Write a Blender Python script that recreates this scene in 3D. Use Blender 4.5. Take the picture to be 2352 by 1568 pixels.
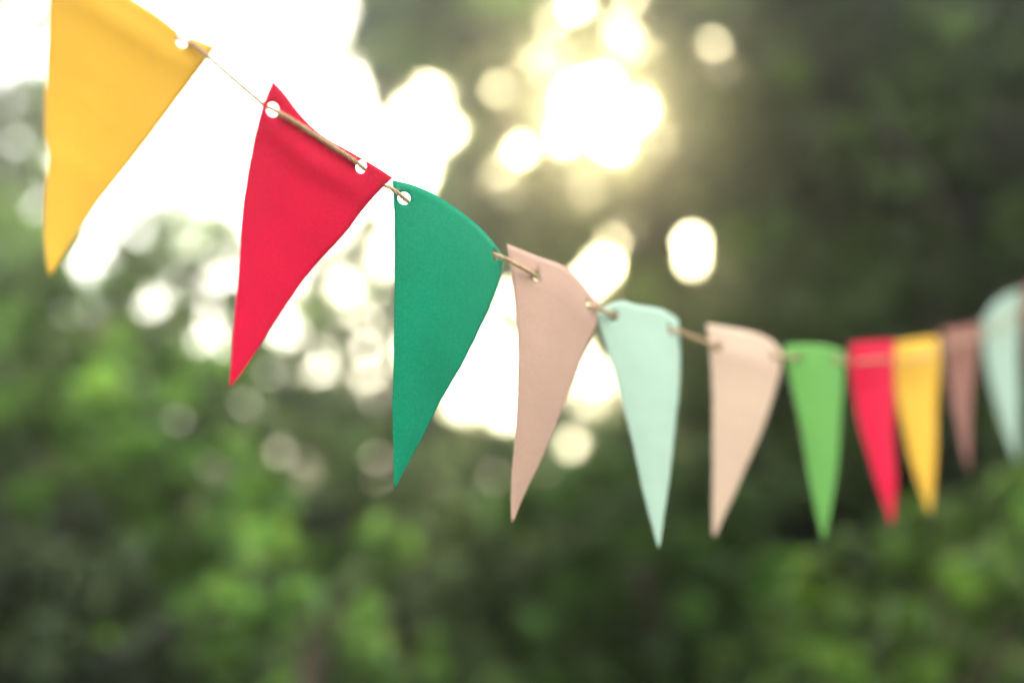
import bpy, math, random
import numpy as np
from mathutils import Vector, Matrix
from mathutils.geometry import delaunay_2d_cdt

for o in list(bpy.data.objects):
    bpy.data.objects.remove(o)
SC = bpy.context.scene
COL = SC.collection
R = math.radians
random.seed(7)

# ------------------------------------------------------------------ camera
PITCH = R(8.0)
CAM_H = 1.55
LENS, SENSOR = 50.0, 36.0
FOCUS = 0.835
cam_d = bpy.data.cameras.new('camera')
cam_d.lens = LENS
cam_d.sensor_width = SENSOR
cam_d.clip_start = 0.05
cam_d.clip_end = 2000
cam_d.dof.use_dof = True
cam_d.dof.focus_distance = FOCUS
cam_d.dof.aperture_fstop = 1.85
cam = bpy.data.objects.new('camera', cam_d)
COL.objects.link(cam)
cam.location = (0, 0, CAM_H)
cam.rotation_euler = (math.pi / 2 + PITCH, 0, 0)
SC.camera = cam

FW = Vector((0, math.cos(PITCH), math.sin(PITCH)))
UP = Vector((0, -math.sin(PITCH), math.cos(PITCH)))
RT = Vector((1, 0, 0))
CP = Vector(cam.location)
K = SENSOR / LENS / 2352.0           # metres per unit of the survey grid at 1 m


def at(px, py, d):
    """place in the garden seen at survey point (px, py), d metres ahead"""
    return CP + FW * d + RT * ((px - 1176) * K * d) + UP * ((784 - py) * K * d)


def seen(p):
    v = p - CP
    d = v.dot(FW)
    return 1176 + v.dot(RT) / (K * d), 784 - v.dot(UP) / (K * d), d


# ------------------------------------------------------------------ sky, sun, exposure
SUN_DIR = (at(1385, 235, 1.0) - CP).normalized()
SUN_EL = math.asin(SUN_DIR.z)
SUN_AZ = math.atan2(SUN_DIR.x, SUN_DIR.y)
world = bpy.data.worlds.new('World')
SC.world = world
world.use_nodes = True
wn = world.node_tree
wn.nodes.clear()
sky = wn.nodes.new('ShaderNodeTexSky')
sky.sky_type = 'NISHITA'
sky.sun_disc = False
sky.sun_elevation = SUN_EL
sky.sun_rotation = SUN_AZ
sky.air_density = 2.2
sky.dust_density = 0.06
sky.ozone_density = 1.0
hs = wn.nodes.new('ShaderNodeHueSaturation')      # thin bright overcast: little blue left
hs.inputs['Saturation'].default_value = 0.22
bg = wn.nodes.new('ShaderNodeBackground')
bg.inputs['Strength'].default_value = 0.15
wo = wn.nodes.new('ShaderNodeOutputWorld')
wn.links.new(sky.outputs[0], hs.inputs['Color'])
mixc = wn.nodes.new('ShaderNodeMix')                # even cloud veil over the whole sky
mixc.data_type = 'RGBA'
mixc.inputs[0].default_value = 0.68
wn.links.new(hs.outputs[0], mixc.inputs[6])
mixc.inputs[7].default_value = (3.45, 3.45, 3.62, 1)
wn.links.new(mixc.outputs[2], bg.inputs['Color'])
wn.links.new(bg.outputs[0], wo.inputs['Surface'])

sun_d = bpy.data.lights.new('sun', 'SUN')
sun_d.energy = 1.5
sun_d.angle = R(12)
sun_d.color = (1.0, 0.86, 0.45)
sun = bpy.data.objects.new('sun', sun_d)
COL.objects.link(sun)
sun.rotation_euler = SUN_DIR.to_track_quat('Z', 'Y').to_euler()
sun.location = (0, 0, 12)

SC.view_settings.view_transform = 'Standard'
SC.view_settings.look = 'None'
SC.view_settings.gamma = 1.0
SC.view_settings.use_curve_mapping = False
SC.view_settings.exposure = 3.05
SC.render.engine = 'CYCLES'
cy = SC.cycles
cy.use_denoising = True
cy.denoiser = 'OPENIMAGEDENOISE'
cy.max_bounces = 6
cy.diffuse_bounces = 3
cy.glossy_bounces = 2
cy.transmission_bounces = 3
cy.transparent_max_bounces = 4
cy.volume_bounces = 0
cy.sample_clamp_indirect = 6.0


# ------------------------------------------------------------------ helpers
def tag(o, label=None, cat=None, group=None, kind=None):
    for k, v in (('label', label), ('category', cat), ('group', group), ('kind', kind)):
        if v:
            o[k] = v
    return o


def link(name, me, parent=None):
    o = bpy.data.objects.new(name, me)
    COL.objects.link(o)
    if parent is not None:
        o.parent = parent
    return o


def empty(name, loc):
    o = bpy.data.objects.new(name, None)
    o.empty_display_size = 0.1
    o.location = loc
    COL.objects.link(o)
    return o


def mesh_np(name, verts, faces, mat, smooth=True):
    """verts (n,3) and faces (m,k) arrays of one face size"""
    verts = np.asarray(verts, dtype=np.float32)
    faces = np.asarray(faces, dtype=np.int32)
    me = bpy.data.meshes.new(name)
    k = faces.shape[1]
    me.vertices.add(len(verts))
    me.vertices.foreach_set('co', verts.ravel())
    me.loops.add(faces.size)
    me.loops.foreach_set('vertex_index', faces.ravel())
    me.polygons.add(len(faces))
    me.polygons.foreach_set('loop_start', np.arange(0, faces.size, k, dtype=np.int32))
    me.polygons.foreach_set('use_smooth', np.full(len(faces), smooth, dtype=bool))
    me.update(calc_edges=True)
    me.materials.append(mat)
    return me


def tube_arrays(pts, radii, sides):
    """swept tube along pts (n,3) with a rotation-minimising frame"""
    pts = np.asarray(pts, dtype=float)
    n = len(pts)
    tan = np.gradient(pts, axis=0)
    tan /= np.linalg.norm(tan, axis=1)[:, None] + 1e-12
    ref = np.array([0.0, 0.0, 1.0]) if abs(tan[0][2]) < 0.9 else np.array([1.0, 0.0, 0.0])
    nr = np.zeros((n, 3))
    v = ref - tan[0] * ref.dot(tan[0])
    nr[0] = v / np.linalg.norm(v)
    for i in range(1, n):
        v = nr[i - 1] - tan[i] * nr[i - 1].dot(tan[i])
        nr[i] = v / (np.linalg.norm(v) + 1e-12)
    bn = np.cross(tan, nr)
    a = np.arange(sides) / sides * 2 * math.pi
    r = np.broadcast_to(np.asarray(radii, dtype=float), (n,))
    vs = pts[:, None, :] + r[:, None, None] * (np.cos(a)[None, :, None] * nr[:, None, :] + np.sin(a)[None, :, None] * bn[:, None, :])
    i = np.arange(n - 1)[:, None] * sides
    j = np.arange(sides)[None, :]
    j2 = (j + 1) % sides
    fs = np.stack([i + j, i + j2, i + sides + j2, i + sides + j], axis=-1).reshape(-1, 4)
    return vs.reshape(-1, 3), fs, nr, bn


def spline(pts, n):
    """Catmull-Rom through pts, n samples evenly spread by length"""
    P = np.asarray(pts, dtype=float)
    P = np.vstack([2 * P[0] - P[1], P, 2 * P[-1] - P[-2]])
    out = []
    for i in range(1, len(P) - 2):
        p0, p1, p2, p3 = P[i - 1], P[i], P[i + 1], P[i + 2]
        # centripetal spacing keeps short and long legs from overshooting
        t01 = max(np.linalg.norm(p1 - p0), 1e-9) ** 0.5
        t12 = max(np.linalg.norm(p2 - p1), 1e-9) ** 0.5
        t23 = max(np.linalg.norm(p3 - p2), 1e-9) ** 0.5
        m1 = (p2 - p1) + t12 * ((p1 - p0) / t01 - (p2 - p0) / (t01 + t12))
        m2 = (p2 - p1) + t12 * ((p3 - p2) / t23 - (p3 - p1) / (t12 + t23))
        for u in np.linspace(0, 1, 24, endpoint=False):
            u2, u3 = u * u, u * u * u
            out.append((2 * u3 - 3 * u2 + 1) * p1 + (u3 - 2 * u2 + u) * m1 + (-2 * u3 + 3 * u2) * p2 + (u3 - u2) * m2)
    out.append(P[-2])
    out = np.array(out)
    s = np.concatenate([[0], np.cumsum(np.linalg.norm(np.diff(out, axis=0), axis=1))])
    q = np.linspace(0, s[-1], n)
    return np.stack([np.interp(q, s, out[:, k]) for k in range(out.shape[1])], axis=1)


# ------------------------------------------------------------------ materials
def new_mat(name):
    m = bpy.data.materials.new(name)
    m.use_nodes = True
    nt = m.node_tree
    nt.nodes.clear()
    out = nt.nodes.new('ShaderNodeOutputMaterial')
    return m, nt, out


def paper_mat(name, col, grain=0.12, trans=0.22, scale=760):
    m, nt, out = new_mat(name)
    N, L = nt.nodes, nt.links
    tc = N.new('ShaderNodeTexCoord')
    fine = N.new('ShaderNodeTexNoise')
    fine.inputs['Scale'].default_value = scale
    fine.inputs['Detail'].default_value = 4
    fine.inputs['Roughness'].default_value = 0.65
    soft = N.new('ShaderNodeTexNoise')
    soft.inputs['Scale'].default_value = 26
    soft.inputs['Detail'].default_value = 3
    L.new(tc.outputs['Object'], fine.inputs['Vector'])
    L.new(tc.outputs['Object'], soft.inputs['Vector'])
    add = N.new('ShaderNodeMath')
    add.operation = 'MULTIPLY_ADD'
    L.new(soft.outputs['Fac'], add.inputs[0])
    add.inputs[1].default_value = 0.35
    L.new(fine.outputs['Fac'], add.inputs[2])
    mr = N.new('ShaderNodeMapRange')
    mr.inputs['From Min'].default_value = 0.42
    mr.inputs['From Max'].default_value = 0.92
    mr.inputs['To Min'].default_value = 1 - grain
    mr.inputs['To Max'].default_value = 1 + grain
    L.new(add.outputs[0], mr.inputs['Value'])
    mul = N.new('ShaderNodeVectorMath')
    mul.operation = 'SCALE'
    mul.inputs[0].default_value = col
    L.new(mr.outputs[0], mul.inputs['Scale'])
    bump = N.new('ShaderNodeBump')
    bump.inputs['Strength'].default_value = 0.25
    bump.inputs['Distance'].default_value = 0.0004
    L.new(fine.outputs['Fac'], bump.inputs['Height'])
    pb = N.new('ShaderNodeBsdfPrincipled')
    pb.inputs['Roughness'].default_value = 0.85
    pb.inputs['Specular IOR Level'].default_value = 0.18
    L.new(mul.outputs[0], pb.inputs['Base Color'])
    L.new(bump.outputs[0], pb.inputs['Normal'])
    tr = N.new('ShaderNodeBsdfTranslucent')
    L.new(mul.outputs[0], tr.inputs['Color'])
    mix = N.new('ShaderNodeMixShader')
    mix.inputs[0].default_value = trans
    L.new(pb.outputs[0], mix.inputs[1])
    L.new(tr.outputs[0], mix.inputs[2])
    L.new(mix.outputs[0], out.inputs['Surface'])
    return m


def leaf_mat(name, rough=0.38, trans=0.38, spec=0.5):
    m, nt, out = new_mat(name)
    N, L = nt.nodes, nt.links
    at_ = N.new('ShaderNodeAttribute')
    at_.attribute_name = 'leaf_colour'
    pb = N.new('ShaderNodeBsdfPrincipled')
    pb.inputs['Roughness'].default_value = rough
    pb.inputs['Specular IOR Level'].default_value = spec
    L.new(at_.outputs['Color'], pb.inputs['Base Color'])
    tint = N.new('ShaderNodeVectorMath')
    tint.operation = 'MULTIPLY'
    tint.inputs[1].default_value = (1.5, 1.45, 0.7)
    L.new(at_.outputs['Color'], tint.inputs[0])
    tr = N.new('ShaderNodeBsdfTranslucent')
    L.new(tint.outputs[0], tr.inputs['Color'])
    mix = N.new('ShaderNodeMixShader')
    mix.inputs[0].default_value = trans
    L.new(pb.outputs[0], mix.inputs[1])
    L.new(tr.outputs[0], mix.inputs[2])
    L.new(mix.outputs[0], out.inputs['Surface'])
    return m


def rough_mat(name, c1, c2, scale, bump_d=0.01, stretch=(1, 1, 1)):
    m, nt, out = new_mat(name)
    N, L = nt.nodes, nt.links
    tc = N.new('ShaderNodeTexCoord')
    mp = N.new('ShaderNodeMapping')
    mp.inputs['Scale'].default_value = stretch
    L.new(tc.outputs['Object'], mp.inputs['Vector'])
    nz = N.new('ShaderNodeTexNoise')
    nz.inputs['Scale'].default_value = scale
    nz.inputs['Detail'].default_value = 5
    L.new(mp.outputs[0], nz.inputs['Vector'])
    cr = N.new('ShaderNodeValToRGB')
    cr.color_ramp.elements[0].position = 0.35
    cr.color_ramp.elements[0].color = (*c1, 1)
    cr.color_ramp.elements[1].position = 0.68
    cr.color_ramp.elements[1].color = (*c2, 1)
    L.new(nz.outputs['Fac'], cr.inputs[0])
    bp = N.new('ShaderNodeBump')
    bp.inputs['Distance'].default_value = bump_d
    bp.inputs['Strength'].default_value = 0.6
    L.new(nz.outputs['Fac'], bp.inputs['Height'])
    pb = N.new('ShaderNodeBsdfPrincipled')
    pb.inputs['Roughness'].default_value = 0.9
    pb.inputs['Specular IOR Level'].default_value = 0.2
    L.new(cr.outputs[0], pb.inputs['Base Color'])
    L.new(bp.outputs[0], pb.inputs['Normal'])
    L.new(pb.outputs[0], out.inputs['Surface'])
    return m


BARK = rough_mat('bark', (0.035, 0.026, 0.018), (0.11, 0.085, 0.06), 14, 0.015, (1, 1, 0.25))
EARTH = rough_mat('grass_ground', (0.02, 0.03, 0.012), (0.06, 0.085, 0.03), 3.5, 0.03)
JUTE = rough_mat('jute', (0.30, 0.185, 0.095), (0.68, 0.48, 0.30), 1400, 0.0003)
JUTE_FIBRE = rough_mat('jute_fibre', (0.5, 0.36, 0.22), (0.7, 0.54, 0.36), 600, 0.0001)
LEAF = leaf_mat('leaf', 0.22)
LEAF_GLOSSY = leaf_mat('glossy_leaf', 0.36, 0.25, 0.3)

# ------------------------------------------------------------------ ground
gx = np.concatenate([[-240, -120, -60], np.linspace(-24, 24, 49), [60, 120, 240]])
gy = np.concatenate([[-240, -120, -60, -30], np.linspace(-12, 36, 49), [60, 120, 240]])
GX, GY = np.meshgrid(gx, gy)
GZ = 0.05 * np.sin(GX * 0.7 + 1) * np.cos(GY * 0.55) + 0.03 * np.sin(GX * 1.9 + GY * 1.3)
gv = np.stack([GX, GY, GZ], axis=-1).reshape(-1, 3)
nx = len(gx)
ii, jj = np.meshgrid(np.arange(len(gy) - 1), np.arange(nx - 1), indexing='ij')
gf = np.stack([ii * nx + jj, ii * nx + jj + 1, (ii + 1) * nx + jj + 1, (ii + 1) * nx + jj], axis=-1).reshape(-1, 4)
tag(link('ground', mesh_np('ground', gv, gf, EARTH)), kind='structure')

# ------------------------------------------------------------------ trees and shrubs
# openings in the foliage through which the bright sky shows
OPENINGS = [
    (1345, 235, 52), (1400, 225, 58), (1440, 250, 46), (1410, 310, 40), (1290, 245, 20),
    (70, 215, 20), (45, 320, 18), (18, 370, 16), (52, 445, 16), (100, 400, 18), (12, 520, 13), (95, 120, 22), (20, 240, 20),
    (255, 680, 10), (320, 650, 11), (365, 695, 17), (215, 700, 9), (300, 570, 14), (400, 525, 14), (450, 570, 18), (500, 640, 22), (180, 640, 9), (480, 740, 24), (520, 800, 20),
    (155, 910, 15), (475, 1070, 12), (865, 1050, 10), (565, 930, 9),
    (790, 655, 40), (650, 770, 26), (840, 800, 30), (740, 850, 22), (600, 640, 30), (700, 640, 14), (880, 620, 12), (620, 860, 14), (900, 880, 10), (800, 900, 12),
    (1095, 830, 50), (1070, 920, 44), (1130, 780, 36), (1160, 690, 18), (1150, 960, 30), (1320, 1010, 17), (1360, 1040, 12), (1140, 1090, 11), (1255, 1090, 10),
    (1270, 50, 20), (1325, 10, 28), (1145, 203, 17), (1270, 120, 13), (1195, 340, 24), (1070, 440, 14), (1170, 440, 12), (1350, 430, 11), (1455, 440, 14),
    (1425, 545, 34), (1385, 610, 30), (1340, 650, 26), (1590, 555, 30), (1595, 600, 16), (1645, 100, 12), (1620, 140, 8), (1450, -10, 18), (985, 55, 12), (865, 90, 13), (1560, 40, 6),
]
orr = random.Random(3)
for x0, x1, y0, y1, cnt, r0, r1 in ((120, 560, 520, 780, 46, 6, 13), (0, 110, 120, 560, 16, 7, 14), (120, 640, 760, 900, 10, 5, 9), (560, 900, 540, 940, 26, 6, 14),
                                    (560, 1180, 940, 1060, 10, 5, 9), (1000, 1300, 380, 720, 10, 6, 11), (830, 1200, -20, 160, 8, 6, 11), (0, 700, 850, 1180, 16, 6, 11), (1500, 1760, 20, 500, 6, 6, 10), (1200, 1450, 900, 1080, 8, 5, 9)):
    more = [(orr.uniform(x0, x1), orr.uniform(y0, y1), orr.uniform(r0, r1)) for _ in range(cnt)]
    OPENINGS += [o for o in more if math.hypot(o[0] - 1400, o[1] - 235) > 300]
OPENINGS = OPENINGS[:4] + [(x, y, r * (0.82 if r > 40 else 0.74 if x > 1000 and y < 500 else 0.66)) for x, y, r in OPENINGS[5:]]
OPENINGS += [(155, 910, 17), (475, 1070, 15), (865, 1050, 13), (565, 930, 13), (410, 960, 11), (1320, 1015, 20), (1140, 1090, 14), (1255, 1090, 13), (95, 1040, 10),
             (250, 690, 12), (350, 690, 17), (215, 640, 10), (40, 640, 8), (90, 480, 14), (35, 330, 16), (1425, 545, 30), (1385, 610, 26), (1345, 650, 24), (1590, 555, 24), (1590, 595, 18),
             (700, 1090, 8), (1010, 1110, 9), (320, 880, 8), (1640, 100, 14), (1660, 150, 10), (1790, 330, 6), (1700, 480, 6), (1250, 1190, 7), (230, 1010, 7), (650, 1000, 9)]
OPA = np.array(OPENINGS, dtype=float)


def keep(P, size):
    """leaves that do not hang in an opening"""
    v = P - np.array(CP)
    d = v @ np.array(FW)
    x = 1176 + (v @ np.array(RT)) / (K * d)
    y = 784 - (v @ np.array(UP)) / (K * d)
    ok = P[:, 2] > 0.05
    for ox, oy, r in OPA:
        ok &= (x - ox) ** 2 + (y - oy) ** 2 > (r + 0.12 * size / (K * d)) ** 2
    return ok


def leaf_cloud(name, rng, origin, centres, radii, counts, size, col, vary, mat, squash=0.85, up_bias=0.5):
    """many separate folded leaves gathered in twig-sized tufts"""
    P, S = [], []
    for c, r, n in zip(centres, radii, counts):
        k = max(5, int(n / 70))
        d = rng.normal(size=(k, 3))
        d /= np.linalg.norm(d, axis=1)[:, None]
        tuft = d * (r * rng.random(k) ** 0.45)[:, None]
        tuft[:, 2] *= squash
        shade = rng.uniform(1 - vary, 1 + vary, k) * math.exp(rng.normal() * vary * 0.65)
        w = rng.integers(0, k, n)
        P.append(np.asarray(c)[None, :] + tuft[w] + rng.normal(size=(n, 3)) * r * 0.2)
        S.append(shade[w])
    P = np.concatenate(P)
    S = np.concatenate(S)
    ok = keep(P + origin, size)
    P, S = P[ok], S[ok]
    n = len(P)
    nrm = rng.normal(size=(n, 3)) + np.array([0, 0, up_bias * 1.6])
    nrm /= np.linalg.norm(nrm, axis=1)[:, None]
    ax = rng.normal(size=(n, 3)) + np.array([0, 0, -0.35])
    ax -= nrm * (ax * nrm).sum(1)[:, None]
    ax /= np.linalg.norm(ax, axis=1)[:, None]
    sd = np.cross(nrm, ax)
    ln = size * rng.uniform(0.6, 1.3, n)[:, None]
    wd = ln * rng.uniform(0.22, 0.34, n)[:, None]
    a = P - ax * ln * 0.5
    b = P + ax * ln * 0.5 - nrm * ln * 0.08
    l = P - ax * ln * 0.06 + sd * wd + nrm * ln * 0.07
    r_ = P - ax * ln * 0.06 - sd * wd + nrm * ln * 0.07
    V = np.stack([a, l, b, r_], axis=1).reshape(-1, 3)
    base = np.arange(n)[:, None] * 4
    F = np.concatenate([base + np.array([[0, 2, 1]]), base + np.array([[0, 3, 2]])], axis=0)
    me = mesh_np(name, V, F, mat, smooth=False)
    c = 1.38 * np.array(col)[None, :] * (S * rng.uniform(0.65, 1.35, n))[:, None]
    warm = rng.uniform(-0.15, 0.25, n)
    c[:, 0] *= 1 + warm
    c[:, 2] *= 1 - warm * 0.6
    rgba = np.ones((n, 4, 4), dtype=np.float32)
    rgba[:, :, :3] = np.clip(c, 0.004, 0.5)[:, None, :]
    att = me.color_attributes.new('leaf_colour', 'FLOAT_COLOR', 'POINT')
    att.data.foreach_set('color', rgba.ravel())
    return me


def inside(poly, x, y):
    res = False
    j = len(poly) - 1
    for i in range(len(poly)):
        xi, yi = poly[i]
        xj, yj = poly[j]
        if (yi > y) != (yj > y) and x < (xj - xi) * (y - yi) / (yj - yi) + xi:
            res = not res
        j = i
    return res


def fill(poly, step, d0, d1, rad, n, rnd, gaps=()):
    """clump list (px, py, depth, radius, leaves) spread over an area of a crown"""
    xs = [p[0] for p in poly]
    ys = [p[1] for p in poly]
    out = []
    y = min(ys)
    row = 0
    while y <= max(ys):
        x = min(xs) + (step / 2 if row % 2 else 0)
        while x <= max(xs):
            qx, qy = x + rnd.uniform(-.35, .35) * step, y + rnd.uniform(-.35, .35) * step
            if inside(poly, qx, qy) and not any((qx - g[0]) ** 2 + (qy - g[1]) ** 2 < (g[2] + rad * 0.75) ** 2 for g in gaps):
                out.append((qx, qy, rnd.uniform(d0, d1), rad * rnd.uniform(0.8, 1.2), int(n * rnd.uniform(0.75, 1.25))))
            x += step
        y += step * 0.85
        row += 1
    return out


def woody(name, label, cat, group, root_px, root_d, clumps, size, col, seed, vary=0.6, mat=None,
          trunk_r=0.07, lean=0.0, top=None, n_branch=9, up_bias=0.5):
    rng = np.random.default_rng(seed)
    c3 = [np.array(at(c[0], c[1], c[2])) for c in clumps]
    rr = [c[3] * K * c[2] for c in clumps]
    root = at(root_px, 784, root_d)
    root.z = 0.0
    t = empty(name, root)
    tag(t, label, cat, group)
    rv = np.array(root)
    cz = np.array(c3)
    zs = sorted(cz[:, 2])
    top_z = top if top else zs[int(len(zs) * 0.8)]
    mid = cz.mean(axis=0)
    tp = np.array([rv[0] + (mid[0] - rv[0]) * 0.5 + lean, rv[1] + (mid[1] - rv[1]) * 0.5, top_z])
    path = [rv + [0, 0, -0.15], rv * 0.7 + tp * 0.3 + rng.normal(size=3) * 0.05, rv * 0.35 + tp * 0.65 + rng.normal(size=3) * 0.07, tp]
    pts = spline(path, 22)
    v, f, _, _ = tube_arrays(pts - rv, np.linspace(trunk_r, trunk_r * 0.25, 22) * (1 + 0.5 * np.exp(-np.linspace(0, 14, 22))), 9)
    link('trunk', mesh_np('trunk', v, f, BARK), t)
    pick = rng.permutation(len(c3))[:n_branch]
    for k in pick:
        e = c3[k]
        h = np.clip((e[2] - 0.45) / max(top_z, 0.3), 0.12, 0.95)
        s = pts[int(h * 21)]
        m = (s + e) / 2 + np.array([0, 0, 0.12]) + rng.normal(size=3) * 0.06
        bp = spline([s, m, e], 12)
        v, f, _, _ = tube_arrays(bp - rv, np.linspace(trunk_r * 0.38, trunk_r * 0.08, 12), 6)
        link('branch', mesh_np('branch', v, f, BARK), t)
    me = leaf_cloud('crown', rng, rv, [c - rv for c in c3], rr, [c[4] for c in clumps], size, col, vary, mat or LEAF, up_bias=up_bias)
    cr = link('crown', me, t)
    cr['kind'] = 'stuff'
    return t


rnd = random.Random(11)
TREES = 'trees behind the bunting'
SHRUBS = 'shrubs of the hedge behind the bunting'

# slender lacy tree against the white sky on the left
cl = fill([(-260, -200), (0, -200), (95, 10), (125, 150), (165, 330), (180, 640), (-260, 640)], 85, 6.2, 7.6, 60, 330, rnd,
          gaps=[(20, 110, 75)])
cl += [(35, 230, 6.6, 52, 420), (85, 190, 6.8, 46, 300), (95, 60, 6.9, 42, 240), (20, 320, 6.5, 60, 520), (80, 300, 6.7, 60, 520), (55, 400, 6.5, 60, 520), (-30, 270, 6.6, 70, 600), (60, 500, 6.6, 60, 520)]
woody('lacy_tree', 'slender tree with thin lacy pale leaves against white sky behind the big yellow flag', 'tree', TREES, -120, 7.0, cl, 0.085, (0.066, 0.135, 0.030), 1, trunk_r=0.06)

# leafy shrub below it: bright tufts in front of a deeper mass
cl = fill([(-300, 640), (120, 600), (300, 690), (430, 820), (560, 920), (640, 1060), (660, 1300), (500, 1750), (-300, 1750)], 120, 3.3, 4.0, 50, 240, rnd)
cl += fill([(-300, 600), (120, 580), (300, 670), (430, 820), (560, 920), (640, 1060), (660, 1750), (-300, 1750)], 170, 4.4, 5.2, 125, 1000, rnd)
cl += fill([(60, 610), (300, 530), (430, 490), (520, 560), (600, 700), (620, 900), (380, 840)], 80, 4.6, 5.6, 58, 240, rnd)
woody('hazel_shrub', 'broad fresh green shrub with a lacy top below the big yellow flag', 'shrub', SHRUBS, 200, 4.4, cl, 0.064, (0.068, 0.140, 0.026), 2, trunk_r=0.05)

# thin foliage with many sky gaps between the red and the dark green flag
cl = fill([(540, 900), (600, 700), (700, 560), (860, 520), (940, 540), (1190, 620), (1190, 1040), (600, 1020)], 85, 5.8, 6.8, 62, 270, rnd,
          gaps=[(1090, 870, 45)])
cl += fill([(560, 960), (900, 930), (1180, 1060), (1420, 1020), (1500, 1150), (1450, 1700), (560, 1700)], 120, 4.4, 5.2, 50, 240, rnd)
cl += fill([(560, 940), (900, 910), (1180, 1040), (1440, 1000), (1500, 1150), (1450, 1700), (560, 1700)], 160, 5.6, 6.4, 120, 1100, rnd)
woody('lacy_shrub', 'grey green shrub with loose top and sky gaps between red and dark green flags', 'shrub', SHRUBS, 900, 5.7, cl, 0.066, (0.088, 0.138, 0.055), 3, trunk_r=0.05)

# tree under the sun: overhanging bough at its left, gaps full of sky
cl = fill([(960, -100), (1800, -140), (1840, 700), (1600, 840), (1300, 800), (1150, 640), (975, 490), (1050, 420), (1070, 200)], 92, 7.6, 8.6, 76, 700, rnd)
cl += fill([(960, -100), (1800, -140), (1840, 700), (1600, 840), (1300, 800), (1150, 640), (990, 490), (1060, 420), (1080, 200)], 125, 8.8, 9.8, 90, 500, rnd)
cl += [(850, -40, 6.0, 85, 900), (900, 60, 6.0, 82, 1000), (950, -40, 6.2, 100, 1200), (888, 140, 5.9, 66, 1000), (888, 190, 5.8, 52, 900), (890, 235, 5.8, 30, 350), (835, 100, 6.1, 56, 380),
       (1010, 40, 6.6, 95, 1100), (1000, 120, 6.6, 62, 520), (1080, 125, 7.0, 75, 800), (1080, 20, 7.0, 100, 1100), (960, 70, 6.4, 85, 800), (780, 135, 6.1, 30, 120),
       (1085, 180, 7.4, 50, 500), (1088, 245, 7.6, 52, 550), (1085, 310, 7.6, 52, 550), (1070, 370, 7.6, 50, 500), (1035, 425, 7.6, 46, 420), (1000, 480, 7.7, 46, 400)]
cl = [(x, y, d, r, int(n * min(1.0, max(0.7, math.hypot(x - 1400, y - 235) / 420)))) for x, y, d, r, n in cl]
woody('sunlit_tree', 'tall olive green tree with low sun glowing through a gap in its leaves', 'tree', TREES, 1480, 8.6, cl, 0.09, (0.074, 0.130, 0.018), 4, trunk_r=0.12, n_branch=14)

# dark evergreen on the right
cl = fill([(1660, -200), (2800, -260), (2800, 1150), (1560, 1150), (1500, 880), (1640, 720), (1780, 560), (1760, 200)], 140, 4.0, 5.0, 58, 260, rnd)
cl += fill([(1700, -200), (2900, -260), (2900, 1400), (1640, 1400), (1560, 1150), (1560, 860), (1700, 700)], 190, 6.0, 7.0, 150, 1600, rnd)
cl += fill([(1700, -200), (2900, -260), (2900, 1400), (1640, 1400), (1560, 1150), (1700, 700)], 220, 8.2, 9.2, 175, 2200, rnd)
woody('evergreen_tree', 'dense dark evergreen tree rising behind the small distant flags', 'tree', TREES, 2150, 6.4, cl, 0.08, (0.022, 0.042, 0.006), 5, trunk_r=0.14, mat=LEAF_GLOSSY, n_branch=14, vary=0.5)

# hedge shrubs along the bottom
cl = fill([(1150, 1130), (1500, 1060), (1800, 1120), (1800, 1750), (1150, 1750)], 125, 3.8, 4.4, 52, 230, rnd)
cl += fill([(1150, 1100), (1500, 1040), (1850, 1100), (1850, 1750), (1150, 1750)], 170, 5.0, 5.8, 130, 1000, rnd)
woody('laurel_shrub', 'dark green shrub under the pale mint and peach flags', 'shrub', SHRUBS, 1480, 5.0, cl, 0.072, (0.028, 0.066, 0.010), 6, trunk_r=0.05, mat=LEAF_GLOSSY, vary=0.55)
cl = fill([(1660, 1540), (1820, 1360), (2020, 1200), (2250, 1100), (2700, 1020), (2700, 1750), (1660, 1750)], 115, 2.7, 3.3, 54, 240, rnd)
cl += fill([(1700, 1560), (1860, 1400), (2060, 1230), (2700, 1060), (2700, 1750), (1700, 1750)], 150, 3.5, 3.9, 100, 600, rnd)
woody('privet_shrub', 'fresh light green shrub in front of the dark evergreen below the small flags', 'shrub', SHRUBS, 2150, 3.3, cl, 0.046, (0.060, 0.112, 0.020), 7, trunk_r=0.04, vary=0.5)
cl = fill([(440, 1320), (700, 1150), (960, 1220), (1020, 1500), (980, 1750), (420, 1750)], 120, 2.9, 3.3, 56, 240, rnd)
woody('young_shrub', 'bright young green shrub beneath the tip of the red flag', 'shrub', SHRUBS, 720, 3.2, cl, 0.048, (0.075, 0.145, 0.032), 8, trunk_r=0.04)
cl = fill([(-250, 1180), (120, 1160), (330, 1270), (420, 1430), (450, 1750), (-250, 1750)], 130, 2.9, 3.3, 90, 620, rnd)  # blackish leaf colour stands in for the shade of the lower left corner
woody('shade_tone_shrub', 'low shrub with shade put into its blackish green leaf colour, in front of the fresh green shrub', 'shrub', SHRUBS, 80, 3.1, cl, 0.038, (0.022, 0.034, 0.014), 9, trunk_r=0.04, mat=LEAF_GLOSSY)

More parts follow.
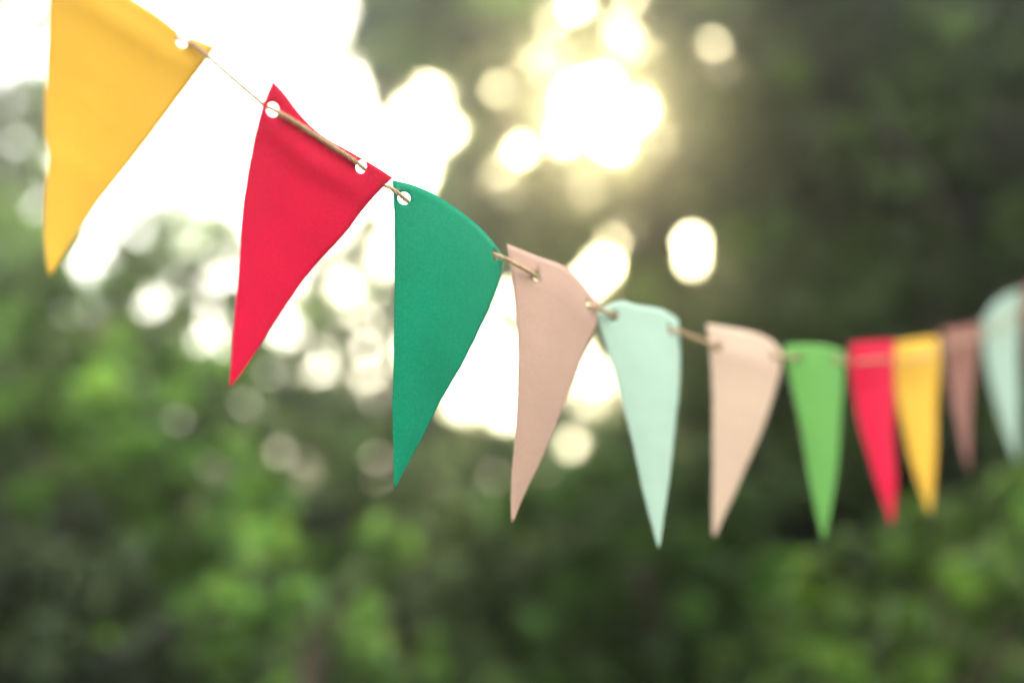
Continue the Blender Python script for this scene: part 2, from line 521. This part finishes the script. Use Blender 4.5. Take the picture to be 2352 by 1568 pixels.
# farther trees that close the view low down
for k, (x0, x1, ytop, d, c, lab) in enumerate([
        (-900, 120, 700, 15, (0.06, 0.09, 0.03), 'distant rounded green tree behind the lacy left tree'),
        (80, 760, 1000, 16, (0.08, 0.11, 0.045), 'distant pale green tree low behind the red flag'),
        (700, 1420, 1030, 15, (0.07, 0.10, 0.045), 'distant grey green tree low behind the dark green flag'),
        (1300, 2050, 860, 14, (0.05, 0.075, 0.025), 'distant dark tree behind the mint and peach flags'),
        (1980, 3300, 300, 15, (0.04, 0.06, 0.02), 'distant tall dark tree behind the evergreen')]):
    cl = fill([(x0, ytop + 120), ((x0 + x1) / 2, ytop), (x1, ytop + 120), (x1, 1560), (x0, 1560)], 170, d - 1.2, d + 1.2, 125, 520, rnd)
    woody('distant_tree', lab, 'tree', 'distant trees', (x0 + x1) / 2, d, cl, 0.24, c, 30 + k, trunk_r=0.12, n_branch=6)

# ------------------------------------------------------------------ paper flags
FLAG_T = 0.00045


class Flag:
    """paper triangle: edges are curves through surveyed points, the sheet between them bows and creases"""

    def __init__(self, top, left, right, d, bow, crease, holes, sink=0.0):
        self.top = spline([(*p, 0) for p in top], 65)[:, :2]
        self.left = spline([(*p, 0) for p in left], 129)[:, :2]
        self.right = spline([(*p, 0) for p in right], 129)[:, :2]
        self.dTL, self.dTR, _ = d
        self.dTip = (self.dTL + self.dTR) / 2 - 0.029          # hangs plumb, belly a little forward
        self.bow, self.crease, self.sink = bow, crease, sink
        self.holes_px = holes
        self.hole_st = [self.locate(h) for h in holes]

    @staticmethod
    def cur(a, u):
        x = u * (len(a) - 1)
        i = min(int(x), len(a) - 2)
        f = x - i
        return a[i] * (1 - f) + a[i + 1] * f

    def px(self, s, t):
        a, b = self.cur(self.left, t), self.cur(self.right, t)
        p = a * (1 - s) + b * s
        cut = min(1.0, t * 8) * min(1.0, (1 - t) * 6)
        p = p + np.array([cut * (s * self.nick(t, 1.7) - (1 - s) * self.nick(t, 0.4)), 0.0])
        w = max(0.0, 1 - t * 1.6) ** 1.5
        tl, tr = self.left[0], self.right[0]
        return p + (self.cur(self.top, s) - (tl * (1 - s) + tr * s)) * w

    def nick(self, t, ph):
        k = self.dTL * 91 + ph
        return 0.5 * math.sin(t * 17 + k) + 0.35 * math.sin(t * 57 + k * 2.3) + 0.35 * math.sin(t * 131 + k * 3.1)

    def depth(self, s, t):
        e = (self.dTL * (1 - s) + self.dTR * s) * (1 - t) + self.dTip * t
        e -= self.bow * math.sin(math.pi * s) * (1 - t) ** 0.8       # belly towards the camera
        e += self.sink * math.sin(math.pi * min(1, t * 1.05))         # lengthwise curl
        if self.crease:
            a, t0, w = self.crease
            x = (t - t0) / w
            e -= a * math.exp(-x * x) * (0.45 + 0.55 * math.sin(math.pi * min(1, max(0, s))))
        return e

    def pos(self, s, t):
        p = self.px(s, t)
        return at(p[0], p[1], self.depth(s, t))

    def frame(self, s, t):
        h = 0.004
        ds = (self.pos(min(1, s + h), t) - self.pos(max(0, s - h), t)) / (min(1, s + h) - max(0, s - h))
        dt = (self.pos(s, min(1, t + h)) - self.pos(s, max(0, t - h))) / (min(1, t + h) - max(0, t - h))
        n = dt.cross(ds).normalized()
        if n.dot(CP - self.pos(s, t)) < 0:
            n.negate()
        return ds, dt, n

    def locate(self, h):
        best = None
        for i in range(61):
            for j in range(45):
                s, t = i / 60, j / 44 * 0.45
                p = self.px(s, t)
                q = (p[0] - h[0]) ** 2 + (p[1] - h[1]) ** 2
                if best is None or q < best[0]:
                    best = (q, s, t)
        return best[1], best[2]

    def under(self, q):
        """sheet coordinates in front of or behind a point, None beside the sheet"""
        x, y, _ = seen(q)
        s, t = self.locate((x, y))
        p = self.px(s, t)
        return (s, t) if math.hypot(p[0] - x, p[1] - y) < 6 else None

    def hole_loop(self, s, t, r, n=18):
        ds, dt, nn = self.frame(s, t)
        e1 = ds.normalized()
        e2 = nn.cross(e1)
        a, b = ds.dot(e1), dt.dot(e1)
        c, d = ds.dot(e2), dt.dot(e2)
        det = a * d - b * c
        out = []
        for k in range(n):
            x, y = r * math.cos(2 * math.pi * k / n), r * math.sin(2 * math.pi * k / n)
            out.append((s + (d * x - b * y) / det, t + (-c * x + a * y) / det))
        return out

    def build(self, name, label, mat, core, seed, r_hole=0.0037):
        rg = random.Random(seed)
        NS, NT = 22, 44
        loops = [self.hole_loop(s, t, r_hole) for s, t in self.hole_st]
        V, E, idx = [], [], {}
        for j in range(NT + 1):
            for i in range(NS + 1):
                s, t = i / NS, j / NT
                edge = i in (0, NS) or j in (0, NT)
                if not edge:
                    s += rg.uniform(-.1, .1) / NS
                    t += rg.uniform(-.1, .1) / NT
                    near = False
                    for (hs_, ht_), lp in zip(self.hole_st, loops):
                        ext = max(math.hypot((p[0] - hs_), (p[1] - ht_)) for p in lp)
                        ax_ = max(abs(p[0] - hs_) for p in lp)
                        ay_ = max(abs(p[1] - ht_) for p in lp)
                        if ((s - hs_) / (ax_ * 1.25)) ** 2 + ((t - ht_) / (ay_ * 1.25)) ** 2 < 1:
                            near = True
                    if near:
                        continue
                idx[(i, j)] = len(V)
                V.append(Vector((s, t)))
        for i in range(NS):
            E += [(idx[(i, 0)], idx[(i + 1, 0)]), (idx[(i, NT)], idx[(i + 1, NT)])]
        for j in range(NT):
            E += [(idx[(0, j)], idx[(0, j + 1)]), (idx[(NS, j)], idx[(NS, j + 1)])]
        for lp in loops:
            b = len(V)
            V += [Vector((min(1, max(0, p[0])), min(1, max(0, p[1])))) for p in lp]
            E += [(b + k, b + (k + 1) % len(lp)) for k in range(len(lp))]
        v2, _, f2, *_ = delaunay_2d_cdt(V, E, [], 1, 1e-6)
        tri = []
        for f in f2:
            c = (v2[f[0]] + v2[f[1]] + v2[f[2]]) / 3
            if any(inside([(p[0], p[1]) for p in lp], c.x, c.y) for lp in loops):
                continue
            tri.append(tuple(f))
        front = [self.pos(p.x, p.y) for p in v2]
        nrm = [self.frame(p.x, min(p.y, 0.985))[2] for p in v2]
        base = self.pos(0.5, 0.0)
        # orientation: front face must look at the camera
        n0 = (front[tri[0][1]] - front[tri[0][0]]).cross(front[tri[0][2]] - front[tri[0][0]])
        if n0.dot(CP - front[tri[0][0]]) < 0:
            tri = [(a, c, b) for a, b, c in tri]
        n = len(front)
        cnt = {}
        for a, b, c in tri:
            for e in ((a, b), (b, c), (c, a)):
                cnt[e] = cnt.get(e, 0) + 1
        faces = list(tri) + [(a + n, c + n, b + n) for a, b, c in tri]
        for (a, b) in cnt:
            if (b, a) not in cnt:
                faces += [(b, a, a + n), (b, a + n, b + n)]
        verts = [p - base for p in front] + [p - base - q * FLAG_T for p, q in zip(front, nrm)]
        me = bpy.data.meshes.new(name)
        me.from_pydata([tuple(v) for v in verts], [], faces)
        sm = [True] * (2 * len(tri)) + [False] * (len(faces) - 2 * len(tri))
        me.polygons.foreach_set('use_smooth', sm)
        me.update()
        me.materials.append(mat)
        me.materials.append(core)
        me.polygons.foreach_set('material_index', [0] * (2 * len(tri)) + [1] * (len(faces) - 2 * len(tri)))
        o = link(name, me)
        o.location = base
        tag(o, label, 'flag', 'paper flags strung on the twine')
        return o


SPEC = [
    # name, label, colour, top, left, right, depths, bow, crease, holes, sink
    ('yellow', 'large golden yellow paper flag, first on the twine before the red one', (0.77, 0.455, 0.055),
     [(112, -118), (200, -70), (310, 0), (370, 40), (412, 74), (450, 90), (495, 108)],
     [(112, -118), (110, 0), (106, 150), (103, 300), (109, 345), (104, 450), (103, 560), (111, 632)],
     [(495, 108), (440, 185), (380, 265), (300, 372), (215, 480), (150, 578), (117, 632)],
     (0.690, 0.752, 0.730), 0.006, (0.0018, 0.10, 0.05), [(175, -52), (422, 90)], 0.004),
    ('red', 'bright red paper flag hanging beside the dark green one, twine across its front', (0.66, 0.007, 0.048),
     [(627, 185), (655, 215), (690, 262), (740, 310), (800, 345), (860, 380), (903, 408)],
     [(627, 185), (606, 235), (585, 310), (568, 400), (555, 500), (549, 580), (545, 650), (535, 780), (526, 888)],
     [(903, 408), (885, 425), (840, 475), (790, 540), (740, 592), (690, 655), (640, 725), (580, 820), (545, 870), (529, 888)],
     (0.762, 0.822, 0.795), 0.004, (0.003, 0.11, 0.05), [(627, 249), (829, 382)], 0.003),
    ('emerald', 'emerald green paper flag between the bright red and dusty pink ones', (0.006, 0.255, 0.135),
     [(901, 413), (950, 425), (1000, 448), (1050, 480), (1100, 520), (1135, 558), (1158, 594)],
     [(901, 413), (905, 480), (906, 560), (906, 700), (903, 850), (901, 920), (904, 1050), (905, 1122)],
     [(1158, 594), (1150, 640), (1130, 695), (1100, 760), (1060, 840), (1010, 925), (980, 985), (940, 1060), (907, 1122)],
     (0.826, 0.884, 0.838), 0.012, None, [(929, 453), (1139, 583)], -0.003),
    ('dusty_pink', 'dusty pink paper flag between the emerald and pale mint ones', (0.54, 0.355, 0.27),
     [(1165, 560), (1230, 586), (1299, 613), (1340, 650), (1373, 694)],
     [(1165, 560), (1173, 611), (1180, 665), (1190, 794), (1185, 962), (1174, 1135), (1174, 1200)],
     [(1373, 694), (1369, 749), (1348, 799), (1309, 898), (1254, 1031), (1205, 1135), (1178, 1200)],
     (0.893, 0.962, 0.930), 0.010, None, [(1232, 637), (1352, 700)], -0.003),
    ('mint', 'pale mint paper flag between dusty pink and light peach ones', (0.40, 0.545, 0.43),
     [(1372, 716), (1392, 702), (1427, 690), (1460, 699), (1521, 710), (1558, 734)],
     [(1372, 716), (1380, 757), (1407, 843), (1447, 992), (1477, 1125), (1511, 1258)],
     [(1558, 734), (1563, 833), (1551, 987), (1536, 1110), (1515, 1258)],
     (0.972, 1.055, 1.010), 0.012, None, [(1412, 724), (1540, 757)], 0.0),
    ('peach', 'light peach paper flag between pale mint and leaf green ones', (0.68, 0.505, 0.375),
     [(1623, 743), (1677, 752), (1740, 766), (1778, 787), (1797, 813)],
     [(1623, 743), (1630, 800), (1637, 926), (1637, 1095), (1637, 1232)],
     [(1797, 813), (1793, 851), (1761, 960), (1727, 1044), (1689, 1129), (1642, 1232)],
     (1.098, 1.182, 1.140), 0.012, (0.003, 0.12, 0.07), [(1650, 798), (1775, 816)], 0.0),
    ('leaf_green', 'leaf green paper flag between light peach and small red ones', (0.145, 0.37, 0.085),
     [(1799, 800), (1811, 792), (1862, 790), (1908, 796), (1940, 809)],
     [(1799, 800), (1811, 851), (1841, 990), (1866, 1137), (1890, 1240)],
     [(1940, 809), (1938, 863), (1929, 990), (1921, 1095), (1894, 1240)],
     (1.215, 1.292, 1.255), 0.012, None, [(1836, 824), (1915, 828)], 0.0),
    ('red', 'small blurred red paper flag touching a small yellow one', (0.66, 0.007, 0.048),
     [(1955, 788), (2005, 784), (2056, 783)],
     [(1955, 788), (1954, 851), (1972, 960), (1997, 1053), (2047, 1205)],
     [(2056, 783), (2053, 884), (2053, 1011), (2058, 1116), (2050, 1205)],
     (1.315, 1.402, 1.36), 0.008, (0.007, 0.14, 0.08), [(1972, 830), (2040, 828)], 0.0),
    ('yellow', 'small blurred golden yellow paper flag touching a small red one', (0.77, 0.455, 0.055),
     [(2056, 787), (2105, 779), (2155, 773)],
     [(2056, 787), (2059, 893), (2077, 990), (2098, 1074), (2135, 1178)],
     [(2155, 773), (2158, 821), (2151, 948), (2149, 1053), (2138, 1178)],
     (1.412, 1.500, 1.45), 0.008, (0.007, 0.14, 0.08), [(2075, 828), (2142, 818)], 0.0),
    ('rosewood', 'narrow rosewood brown paper flag between small yellow and far mint ones', (0.31, 0.145, 0.11),
     [(2163, 758), (2210, 750), (2256, 742)],
     [(2163, 758), (2170, 800), (2182, 893), (2199, 977), (2224, 1080)],
     [(2256, 742), (2250, 792), (2237, 867), (2228, 969), (2227, 1080)],
     (1.510, 1.590, 1.56), 0.008, (0.006, 0.14, 0.08), [(2180, 793), (2240, 780)], 0.0),
    ('far_mint', 'pale mint paper flag farthest along the twine beside the rosewood one', (0.37, 0.49, 0.39),
     [(2258, 738), (2279, 703), (2308, 680), (2347, 665)],
     [(2258, 738), (2262, 808), (2279, 897), (2304, 981), (2333, 1060)],
     [(2347, 665), (2344, 716), (2339, 813), (2342, 926), (2337, 1060)],
     (1.600, 1.680, 1.64), 0.010, None, [(2272, 764), (2335, 715)], 0.0),
    ('brick', 'brick brown paper flag just past the farthest mint one', (0.22, 0.07, 0.05),
     [(2352, 655), (2390, 640), (2440, 630)],
     [(2352, 655), (2353, 720), (2362, 800), (2380, 900), (2405, 1000)],
     [(2440, 630), (2436, 700), (2428, 800), (2420, 900), (2409, 1000)],
     (1.690, 1.780, 1.73), 0.008, None, [(2366, 690), (2424, 672)], 0.0),
]
MATS, CORES = {}, {}
FLAGS = []
for k, (nm, lab, colr, top, left, right, dd, bow, crease, holes, sink) in enumerate(SPEC):
    if nm not in MATS:
        MATS[nm] = paper_mat('paper_' + nm, colr, {'emerald': 0.22, 'red': 0.17}.get(nm, 0.10))
    CORES.setdefault(nm, paper_mat('cut_edge_' + nm, tuple(0.5 * c + 0.35 for c in colr), 0.05))
    fl = Flag(top, left, right, dd, bow, crease, holes, sink)
    fl.build('paper_flag', lab, MATS[nm], CORES[nm], 100 + k)
    FLAGS.append(fl)

# ------------------------------------------------------------------ jute twine threaded through the holes
TW = 0.0021
# side of each flag on which the twine runs between its two holes: +1 front, -1 behind
SIDE = [-1, 1, -1, -1, -1, -1, -1, 1, 1, 1, 1, -1]
path = []
first = FLAGS[0]
p0 = first.pos(*first.hole_st[0])
path += [p0 + Vector((-0.42, -0.28, 0.24)), p0 + Vector((-0.20, -0.13, 0.108))]
prev = None
for fl, sd in zip(FLAGS, SIDE):
    (s1, t1), (s2, t2) = fl.hole_st
    n1, n2 = fl.frame(s1, t1)[2], fl.frame(s2, t2)[2]
    h1, h2 = fl.pos(s1, t1), fl.pos(s2, t2)
    dr = (h2 - h1).normalized()
    if prev is not None:
        a0, b0 = path[-1], h1 - dr * 0.0055 - n1 * sd * TW * 1.1
        for u in (0.12, 0.25, 0.37, 0.5, 0.63, 0.75, 0.88):
            q = a0.lerp(b0, u)
            for g, gs in (prev, (fl, sd)):
                hit = g.under(q)
                if hit:
                    nn = g.frame(*hit)[2]
                    off = (q - g.pos(*hit)).dot(nn)
                    if off * -gs < TW:
                        q = q + nn * (-gs * TW - off)
            path.append(q)
    prev = (fl, sd)
    path.append(h1 - dr * 0.0055 - n1 * sd * TW * 1.1)
    path.append(h1 + n1 * sd * TW * 0.15)
    path.append(h1 + dr * 0.0065 + n1 * sd * TW * 1.1)
    m = (s1 + s2) / 2
    for u in (0.3, 0.5, 0.7):
        q = fl.pos(s1 * (1 - u) + s2 * u, t1 * (1 - u) + t2 * u)
        chord = h1.lerp(h2, u)
        nn = fl.frame(s1 * (1 - u) + s2 * u, t1 * (1 - u) + t2 * u)[2]
        lift = (chord - q).dot(nn)
        off = max(lift, TW * 1.0) if sd > 0 else min(lift, -TW * 1.2)
        flat = chord - nn * (chord - q).dot(nn)
        path.append(flat + nn * off)
    path.append(h2 - dr * 0.0065 + n2 * sd * TW * 1.1)
    path.append(h2 + n2 * sd * TW * 0.15)
    path.append(h2 + dr * 0.0055 - n2 * sd * TW * 1.1)
e = FLAGS[-1].pos(*FLAGS[-1].hole_st[1])
path += [e + Vector((0.2, 0.2, 0.05)), e + Vector((0.7, 0.7, 0.22))]
cpts = spline([tuple(p) for p in path], 2600)
seg = np.linalg.norm(np.diff(cpts, axis=0), axis=1)
arc = np.concatenate([[0], np.cumsum(seg)])
_, _, nr, bn = tube_arrays(cpts, 0.001, 3)
tw_base = Vector(cpts[0])
tw = empty('jute_twine', tw_base)
tag(tw, 'brown twisted jute twine threaded through all the paper flags', 'twine')
rng = np.random.default_rng(5)
for k in range(3):
    ph = arc / 0.0125 * 2 * math.pi + k * 2 * math.pi / 3
    wob = 1 + 0.12 * np.sin(arc * 700 + k * 2)
    st = cpts + 0.00078 * wob[:, None] * (np.cos(ph)[:, None] * nr + np.sin(ph)[:, None] * bn)
    v, f, _, _ = tube_arrays(st, 0.00066 * (1 + 0.1 * np.sin(arc * 1130 + k)), 7)
    link('strand', mesh_np('strand', v - np.array(tw_base), f, JUTE), tw)
FV, FF, nb = [], [], 0
for k in range(4200):
    i = int(rng.integers(20, len(cpts) - 20))
    a = rng.uniform(0, 2 * math.pi)
    tan = (cpts[i + 1] - cpts[i - 1])
    tan /= np.linalg.norm(tan)
    out = math.cos(a) * nr[i] + math.sin(a) * bn[i]
    L_ = rng.uniform(0.0012, 0.0045) * (1.6 if rng.random() < 0.06 else 1)
    q0 = cpts[i] + out * 0.0012
    dr_ = tan * rng.choice([-1, 1]) * rng.uniform(0.4, 1.2) + out * rng.uniform(0.2, 0.9)
    q1 = q0 + dr_ * L_ * 0.5
    q2 = q1 + (dr_ + rng.normal(size=3) * 0.5) * L_ * 0.5
    v, f, _, _ = tube_arrays(np.array([q0, q1, q2]), np.array([0.00007, 0.00006, 0.00003]), 3)
    FV.append(v)
    FF.append(f + nb)
    nb += len(v)
fz = link('fibre', mesh_np('fibre', np.concatenate(FV) - np.array(tw_base), np.concatenate(FF), JUTE_FIBRE), tw)
fz['kind'] = 'stuff'

# ------------------------------------------------------------------ scattering volume added for the glow around the low sun
HAZE_TOP = 9.5
hv = [(x, y, z) for x in (-250, 250) for y in (-250, 250) for z in (-1.2, HAZE_TOP)]
hf = [(0, 1, 3, 2), (4, 6, 7, 5), (0, 4, 5, 1), (2, 3, 7, 6), (0, 2, 6, 4), (1, 5, 7, 3)]
hm, nt, out = new_mat('added_glow_haze')
pv = nt.nodes.new('ShaderNodeVolumePrincipled')
pv.inputs['Color'].default_value = (0.95, 0.94, 0.90, 1)
pv.inputs['Density'].default_value = 0.0195
pv.inputs['Anisotropy'].default_value = 0.945
nt.links.new(pv.outputs[0], out.inputs['Volume'])
me = bpy.data.meshes.new('glow_haze')
me.from_pydata(hv, [], hf)
me.materials.append(hm)
tag(link('glow_haze', me), kind='stuff')
